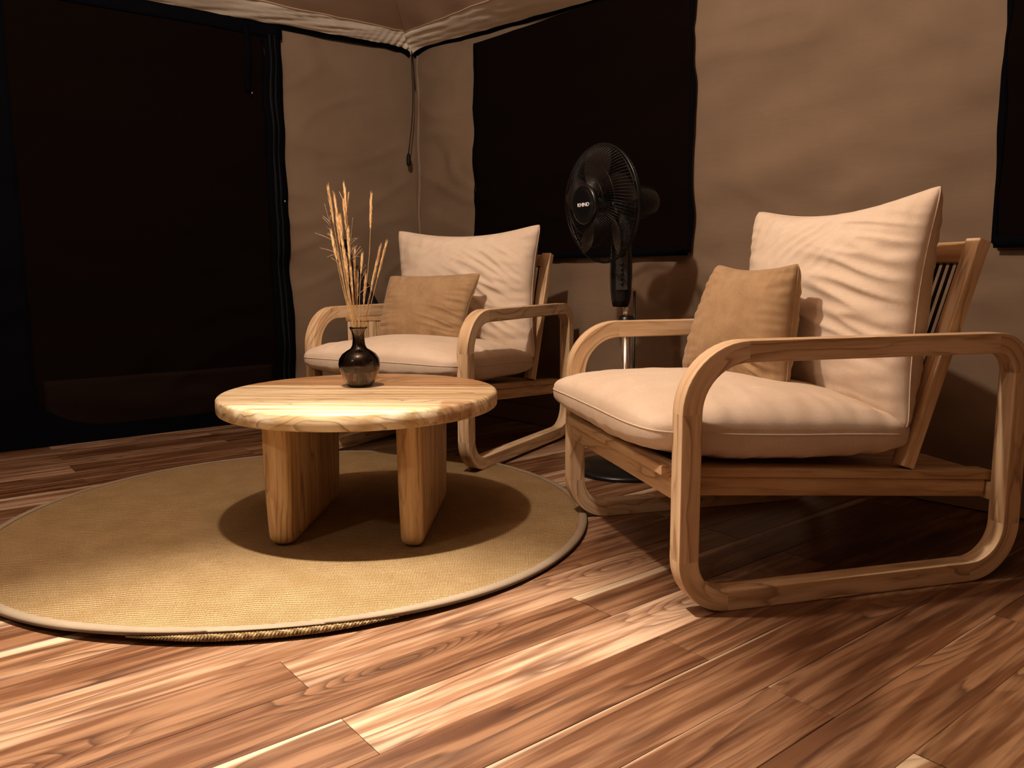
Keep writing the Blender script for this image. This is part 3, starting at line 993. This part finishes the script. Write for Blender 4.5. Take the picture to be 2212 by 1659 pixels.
# (tip x, tip y, mid x, mid y, mouth x, depth offset, plume length, plume width, kind)
STEMS = [
    (709, 407, 731, 545, 762, -.010, .080, .0060, 'plume', 'tallest thick-headed dried grass stem at the upper left'),
    (722, 425, 741, 545, 765, .012, .085, .0050, 'plume', 'thick-headed dried grass stem just right of the tallest one'),
    (744, 405, 755, 540, 770, -.014, .055, .0030, 'fork', 'dried grass stem with forked feathery tip at upper centre'),
    (742, 437, 752, 540, 767, .016, .060, .0040, 'plume', 'slender dried grass stem beside the forked one'),
    (802, 424, 797, 560, 780, .004, .075, .0055, 'plume', 'lone straight dried grass stem with tall plume'),
    (834, 527, 813, 610, 788, -.008, .080, .0045, 'plume', 'dried grass stem leaning furthest right in the vase'),
    (821, 535, 804, 620, 785, .014, .085, .0055, 'plume', 'bushy dried grass stem second from the right'),
    (812, 575, 798, 640, 782, -.016, .060, .0050, 'plume', 'short dried grass stem third from the right'),
    (740, 525, 752, 610, 768, -.018, .075, .0060, 'plume', 'short fluffy dried grass stem low at the left'),
    (766, 542, 767, 620, 774, .010, .080, .0060, 'plume', 'short fluffy dried grass stem low at the centre'),
    (782, 555, 777, 640, 777, -.012, .040, .0035, 'twigs2', 'thin dried stem with short side twigs at centre right'),
    (701, 440, 728, 545, 760, .018, .0, .0, 'twigs', 'wiry branching twig stem at the far left'),
    (762, 470, 757, 560, 771, .000, .0, .0, 'twigs3', 'wiry branching twig stem at the middle'),
    (716, 505, 735, 600, 763, -.006, .060, .0050, 'plume', 'frayed dried grass stem bowing left at half height'),
    (729, 548, 744, 620, 766, .020, .070, .0055, 'plume', 'frayed dried grass stem packed in the left bundle'),
    (748, 560, 754, 630, 770, 0.022, .065, .0050, 'plume', 'thin dried grass stalk buried in the dense middle of the vase bundle'),
    (757, 578, 762, 640, 772, -0.014, .065, .0050, 'plume', 'thin dried grass stalk buried in the dense middle of the vase bundle'),
    (772, 590, 772, 650, 776, 0.018, .065, .0050, 'plume', 'thin dried grass stalk buried in the dense middle of the vase bundle'),
    (790, 600, 786, 655, 781, -0.006, .065, .0050, 'plume', 'thin dried grass stalk buried in the dense middle of the vase bundle'),
    (735, 470, 744, 580, 766, 0.006, .065, .0050, 'plume', 'thin dried grass stalk buried in the dense middle of the vase bundle'),
    (752, 500, 757, 600, 769, -0.022, .065, .0050, 'plume', 'thin dried grass stalk buried in the dense middle of the vase bundle'),
    (727, 470, 741, 575, 764, 0.022, .065, .0050, 'plume', 'thin dried grass stalk buried in the dense middle of the vase bundle'),
]
rs = random.Random(3)
Yv = VP_.y
for ii, (tx, ty, mx, my, bx, dy, pl, pw, kind, lab) in enumerate(STEMS):
    tip, mid_, mou = pxat(tx, ty, Yv+dy*2.2), pxat(mx, my, Yv+dy*1.4), pxat(bx, 712, Yv+dy*.55)
    foot = Vector((VP_.x+(VP_.x-mou.x)*1.2+rs.uniform(-.022, .022), VP_.y+rs.uniform(-.02, .02), TZ+.010))
    neck = Vector((VP_.x+(mou.x-VP_.x)*.35, VP_.y+dy*.25, TZ+.140))
    ctl = [foot, neck, mou, mid_, tip]
    pts = []
    for a, b, na in ((0, 1, 4), (1, 2, 3), (2, 3, 7), (3, 4, 9)):
        p0, p1, p2, p3 = ctl[max(a-1, 0)], ctl[a], ctl[b], ctl[min(b+1, 4)]
        for i in range(na):
            t = i/na
            pts.append(.5*((2*p1)+(p2-p0)*t+(2*p0-5*p1+4*p2-p3)*t*t+(3*p1-p0-3*p2+p3)*t**3))
    pts.append(tip)
    o0 = foot.copy()
    loc_pts = [p-o0 for p in pts]
    m = len(pts)
    rad = [(.0013 if pl else .0010)*(1-.55*i/m) for i in range(m)]
    g = mobj('grass_stem', *tube(loc_pts, rad, 5), mat=M_straw if pl else M_spike)
    g.location = o0
    tag(g, lab, 'dried grass', 'dried grass stems in the vase')
    parts = []
    axis = (pts[-1]-pts[-5]).normalized()
    side = axis.cross(Vector((0, 1, 0))).normalized(); fr_ = axis.cross(side)
    if pl:
        L2 = pl*1.35
        # cumulative length from the tip
        acc = [0]
        for i in range(m-1, 0, -1): acc.append(acc[-1]+(pts[i]-pts[i-1]).length)
        def frm(d):
            for q in range(len(acc)-1):
                if acc[q+1] >= d:
                    f_ = (d-acc[q])/(acc[q+1]-acc[q]); i = m-1-q
                    return loc_pts[i].lerp(loc_pts[i-1], f_)
            return loc_pts[0]
        nb = 150
        for b in range(nb):
            dpos = L2*(b/nb)**1.05
            p = frm(dpos+.004); wdt = pw*1.15*sin(pi*min(1, .12+.88*dpos/L2))**.8
            an = rs.uniform(0, 2*pi); ln = rs.uniform(.014, .028)
            dirn = (axis*1.0+(side*cos(an)+fr_*sin(an))*rs.uniform(.05, .20)).normalized()
            s0 = p+(side*cos(an)+fr_*sin(an))*wdt*.25
            e0 = s0+dirn*ln
            q_ = dirn.cross(fr_).normalized()*.00055
            parts.append(([s0-q_, s0+q_, e0+fr_*.0001, s0+fr_*.0009], [(0, 1, 2), (1, 3, 2), (3, 0, 2)]))
        core = [frm(L2*i/12) for i in range(13)]
        parts.append(tube(core, [max(.0004, pw*.24*sin(pi*min(1, .05+.93*i/12))) for i in range(13)], 6))
        mobj('plume', *merge(parts), mat=M_straw if ii % 3 else M_dark_straw, parent=g)
    if kind in ('twigs', 'twigs2', 'twigs3', 'fork'):
        parts = []
        if kind == 'twigs':
            tg = [((724, 522), (680, 503)), ((727, 520), (706, 505)), ((716, 492), (697, 470)), ((714, 482), (697, 466)), ((720, 505), (706, 490)), ((730, 548), (690, 535)), ((730, 548), (706, 556)), ((736, 575), (715, 556)), ((734, 566), (722, 552)), ((712, 478), (714, 465)), ((722, 515), (708, 503))]
        elif kind == 'twigs2':
            tg = [((778, 590), (790, 572)), ((779, 580), (786, 565)), ((777, 612), (791, 582)), ((776, 634), (798, 618)), ((776, 640), (772, 628))]
        elif kind == 'twigs3':
            tg = [((757, 528), (773, 514)), ((758, 520), (770, 514)), ((756, 545), (772, 530)), ((760, 560), (779, 532)), ((761, 565), (782, 538)), ((762, 556), (778, 554)), ((757, 508), (761, 505)), ((754, 510), (745, 492)), ((760, 550), (762, 534)), ((757, 560), (748, 545)), ((742, 510), (738, 478)), ((752, 570), (745, 582))]
        else:
            tg = [((750, 455), (733, 414)), ((750, 450), (742, 410)), ((751, 448), (754, 414)), ((751, 460), (752, 415)), ((751, 470), (744, 440))]
        for (a_, b_) in tg:
            pa = pxat(*a_, Yv+dy*1.5); pb = pxat(*b_, Yv+dy*1.5+rs.uniform(-.02, .02))
            mm = pa.lerp(pb, .5)+Vector((0, 0, .002))
            parts.append(tube([pa-o0, mm-o0, pb-o0], [.0010, .0008, .0005], 4))
        mobj('side_twigs', *merge(parts), mat=M_spike if kind != 'fork' else M_straw, parent=g)

# ------------------------------------------------------------------ pedestal fan
FB = Vector((.440, 3.090, 0))
fan = empty('pedestal_fan', FB, 0, 'black pedestal fan standing between the two armchairs', 'fan')
mobj('base_plate', *lathe([(.205, 0), (.208, .006), (.204, .014), (.185, .022), (.12, .030), (.06, .040), (.035, .055), (.030, .075)], 56), mat=M_black, parent=fan)
mobj('lower_tube', *lathe([(.0165, .06), (.0165, .560)], 24), mat=M_chrome, parent=fan)
mobj('height_collar', *lathe([(.022, .545), (.030, .552), (.032, .570), (.030, .600), (.022, .606)], 24), mat=M_black, parent=fan)
mobj('cable_tube', *tube([Vector((.030, -.006, .05)), Vector((.031, -.006, .30)), Vector((.030, -.006, .70))], .0045, 8), mat=M_black, parent=fan)
mobj('upper_tube', *lathe([(.012, .55), (.012, .70)], 20), mat=M_chrome, parent=fan)
# control body: flattened tapering pod
V, Fc = [], []
secs = [(.640, .030, .026), (.665, .036, .030), (.70, .040, .034), (.76, .043, .037), (.82, .042, .037), (.87, .038, .034), (.915, .034, .030), (.95, .030, .028), (.985, .026, .026)]
for z, a, b in secs:
    for j in range(28):
        w = 2*pi*j/28; V.append(Vector((a*cos(w)-.022, b*sin(w), z)))
for i in range(len(secs)-1):
    for j in range(28):
        k = (j+1) % 28; Fc.append((i*28+j, i*28+k, (i+1)*28+k, (i+1)*28+j))
Fc.append(tuple(range(27, -1, -1))); Fc.append(tuple((len(secs)-1)*28+j for j in range(28)))
body = mobj('control_body', V, Fc, M_black, fan)
# face plate, buttons and timer dial on the side turned to the room
mobj('face_plate', *merge([box((-.024, -.036, .785), (.044, .006, .16))]), mat=plain('grey_smoke_plastic', (.03, .032, .032), .25), parent=body, smooth=False)
for i in range(5):
    mobj('button', *xf(lathe([(.0062, 0), (.0062, .006), (.0045, .008)], 12), Matrix.Translation((-.024, -.038, .728+.018*i)) @ Matrix.Rotation(pi/2, 4, 'X')), mat=M_black, parent=body)
mobj('timer_dial', *xf(lathe([(.015, 0), (.015, .006), (.010, .012), (.004, .013)], 20), Matrix.Translation((-.024, -.038, .842)) @ Matrix.Rotation(pi/2, 4, 'X')), mat=M_black, parent=body)
# head
fd = Vector((-.86, -.50, -.07)).normalized()
hc = Vector((-.012, 0, 1.028))
ax_z = fd; ax_x = Vector((0, 0, 1)).cross(fd).normalized(); ax_y = ax_z.cross(ax_x)
HM = Matrix(((ax_x.x, ax_y.x, ax_z.x, hc.x), (ax_x.y, ax_y.y, ax_z.y, hc.y), (ax_x.z, ax_y.z, ax_z.z, hc.z), (0, 0, 0, 1)))
mobj('neck_joint', *tube([Vector((-.014, 0, .975)), Vector((-.012, 0, 1.0)), hc], [.026, .030, .030], 16), mat=M_black, parent=fan)
mobj('motor_housing', *xf(lathe([(.020, -.145), (.040, -.140), (.055, -.120), (.062, -.085), (.064, -.040), (.060, 0.0), (.045, .020), (.020, .030)], 28), HM), mat=M_black, parent=fan)
GR = .214


def guard(sign, depth, n, r0, c0):
    """bowl of radial wires from rim to hub"""
    parts = []
    for i in range(n):
        a = 2*pi*i/n; pts = []
        for q in range(9):
            f = q/8; r = GR+(r0-GR)*f
            zz = c0+sign*depth*(1-((r-r0)/(GR-r0))**2.6 if r > r0 else 1)
            tw = .25*f
            pts.append(Vector((r*cos(a+tw), r*sin(a+tw), zz)))
        parts.append(tube(pts, .00075, 4, cap=False))
    for rr in (GR*.99, GR*.72, GR*.50):
        f = (rr-r0)/(GR-r0); zz = c0+sign*depth*(1-f**2.6)
        parts.append(tube([Vector((rr*cos(2*pi*i/56), rr*sin(2*pi*i/56), zz)) for i in range(56)], .0013, 4, closed=True))
    return merge(parts)


M_wire = plain('black_wire', (.004, .004, .004), .35, .3)
mobj('front_guard', *xf(guard(1, .065, 96, .066, .115), HM), mat=M_wire, parent=fan)
mobj('rear_guard', *xf(guard(-1, .055, 84, .050, .095), HM), mat=M_wire, parent=fan)
mobj('guard_ring', *xf(tube([Vector((GR*cos(2*pi*i/72), GR*sin(2*pi*i/72), .105)) for i in range(72)], .0042, 8, closed=True), HM), mat=M_black, parent=fan)
hcap = mobj('hub_cap', *xf(lathe([(.070, .170), (.074, .180), (.070, .190), (.063, .192), (.059, .189), (.03, .1900), (.0, .1905)], 40, cap1=False), HM), mat=M_black, parent=fan)
mobj('motor_shaft', *xf(lathe([(.006, .02), (.006, .14)], 10), HM), mat=M_chrome, parent=fan)
bhub = mobj('blade_hub', *xf(lathe([(.036, .085), (.038, .11), (.032, .145), (.018, .152)], 24), HM), mat=M_black, parent=fan)
Mbl = NT('smoked_blade'); Mbl.base((.012, .007, .006), .28, .4); M_blade = Mbl.m
for b in range(5):
    a0 = 2*pi*b/5+.55
    def bl(u, v):
        r = .034+.168*u
        span = (.30+.72*sin(pi*min(1, .12+u*.78)))*.62
        a = a0+(v-.5)*span*1.25-.30*u
        zz = .112+(v-.5)*.055*(1-.35*u)
        return HM @ Vector((r*cos(a), r*sin(a), zz))
    V, Fc = grid(bl, 12, 8)
    k = len(V); off = fd*.0022
    V = V+[v+off for v in V]; Fc = [tuple(reversed(f)) for f in Fc]+[tuple(i+k for i in f) for f in Fc]
    mobj('blade', V, Fc, M_blade, bhub)
# logo text on the hub cap
tcv = bpy.data.curves.new('logo', 'FONT'); tcv.body = 'KHIND'; tcv.size = .0185; tcv.align_x = 'CENTER'; tcv.align_y = 'CENTER'
tcv.extrude = .0004; tcv.space_character = .95; tcv.offset = .00015
tob = bpy.data.objects.new('logo_tmp', tcv); COL.objects.link(tob)
bpy.context.view_layer.update()
me = bpy.data.meshes.new_from_object(tob.evaluated_get(bpy.context.evaluated_depsgraph_get()))
bpy.data.objects.remove(tob); me.materials.clear(); me.materials.append(M_white)
lg = bpy.data.objects.new('logo', me); COL.objects.link(lg); lg.parent = hcap
lg.matrix_local = HM @ Matrix.Translation((0.002, 0, .1912)) @ Matrix.Rotation(radians(0), 4, 'Z') @ Matrix.Scale(1.3, 4, (1, 0, 0))
lg['label'] = 'white maker name printed on the hub cap'

# ------------------------------------------------------------------ behind the far chair: cane cabinet, umbrella
CB = Vector((-.690, 4.200, 0)); cbz = .555
cb = empty('side_cabinet', CB, radians(6), 'small teak side cabinet with woven cane front behind the far armchair', 'cabinet')
cw, cd_ = .30, .23
for x in (-cw/2+.0125, cw/2-.0125):
    for y in (-cd_/2+.0125, cd_/2-.0125):
        beam('leg', (x, y, 0), (x, y, cbz-.02), .025, .025, M_dteak, cb, up=(0, 1, 0))
beam('top_board', (-cw/2-.01, 0, cbz-.010), (cw/2+.01, 0, cbz-.010), cd_+.02, .020, M_dteak, cb)
beam('bottom_board', (-cw/2+.01, 0, .10), (cw/2-.01, 0, .10), cd_-.02, .018, M_dteak, cb)
beam('back_panel', (-cw/2+.02, cd_/2-.01, (cbz+.1)/2), (cw/2-.02, cd_/2-.01, (cbz+.1)/2), .008, cbz-.13, M_dteak, cb)
for x in (-cw/2+.012, -.030, cw/2-.012):
    beam('stile', (x, -cd_/2-.004, .11), (x, -cd_/2-.004, cbz-.022), .028 if x != -.030 else .036, .016, M_teak, cb, up=(0, 1, 0))
M_cane = plain('cane_strand', (.62, .42, .20), .55, .3)


def cane(x0, x1):
    parts = []; y = -cd_/2-.003
    nx = int((x1-x0)/.0085); nz = int((cbz-.14)/.0085)
    for i in range(nx+1):
        x = x0+(x1-x0)*i/nx; parts.append(box((x, y, (cbz+.10)/2), (.0042, .0015, cbz-.13)))
    for j in range(nz+1):
        z = .115+(cbz-.145)*j/nz; parts.append(box(((x0+x1)/2, y-.0016, z), (x1-x0, .0015, .0042)))
    return merge(parts)


mobj('cane_panel', *cane(-cw/2+.024, -.046), mat=M_cane, parent=cb, smooth=False, kind='stuff')
mobj('cane_panel', *cane(-.012, cw/2-.024), mat=M_cane, parent=cb, smooth=False, kind='stuff')

ub = empty('umbrella', (0, 0, 0), 0, 'closed black umbrella leaning against the left tent wall', 'umbrella')
u0, u1 = pxat(743, 526, 4.43), pxat(797, 700, 4.49)
dirn = (u1-u0).normalized(); uend = u0+dirn*((u0.z-.02)/-dirn.z)
mobj('handle', *tube([u0+dirn*t for t in (-.022, -.018, -.010, 0, .012, .022, .030)], [.008, .017, .024, .025, .023, .018, .014], 14), mat=M_blackm, parent=ub)
mobj('shaft', *tube([u0+dirn*.02, uend], .009, 8), mat=M_blackm, parent=ub)
parts = []
sx = dirn.cross(Vector((0, 1, 0))).normalized(); sy = dirn.cross(sx)
V, Fc = [], []; nn = 48
stn = [(.03, .014), (.10, .022), (.16, .034), (.24, .050), (.34, .068), (.46, .080), (.60, .072), (.75, .045), (.86, .020)]
for t, r in stn:
    for j in range(nn):
        a = 2*pi*j/nn; rr = r*(1+.22*cos(8*a+t*5))
        V.append(u0+dirn*t+sx*cos(a)*rr+sy*sin(a)*rr*.6)
for i in range(len(stn)-1):
    for j in range(nn):
        k = (j+1) % nn; Fc.append((i*nn+j, i*nn+k, (i+1)*nn+k, (i+1)*nn+j))
Fc.append(tuple(range(nn-1, -1, -1))); Fc.append(tuple((len(stn)-1)*nn+j for j in range(nn)))
mobj('canopy', V, Fc, plain('black_nylon', (.004, .004, .007), .6, .25), ub)
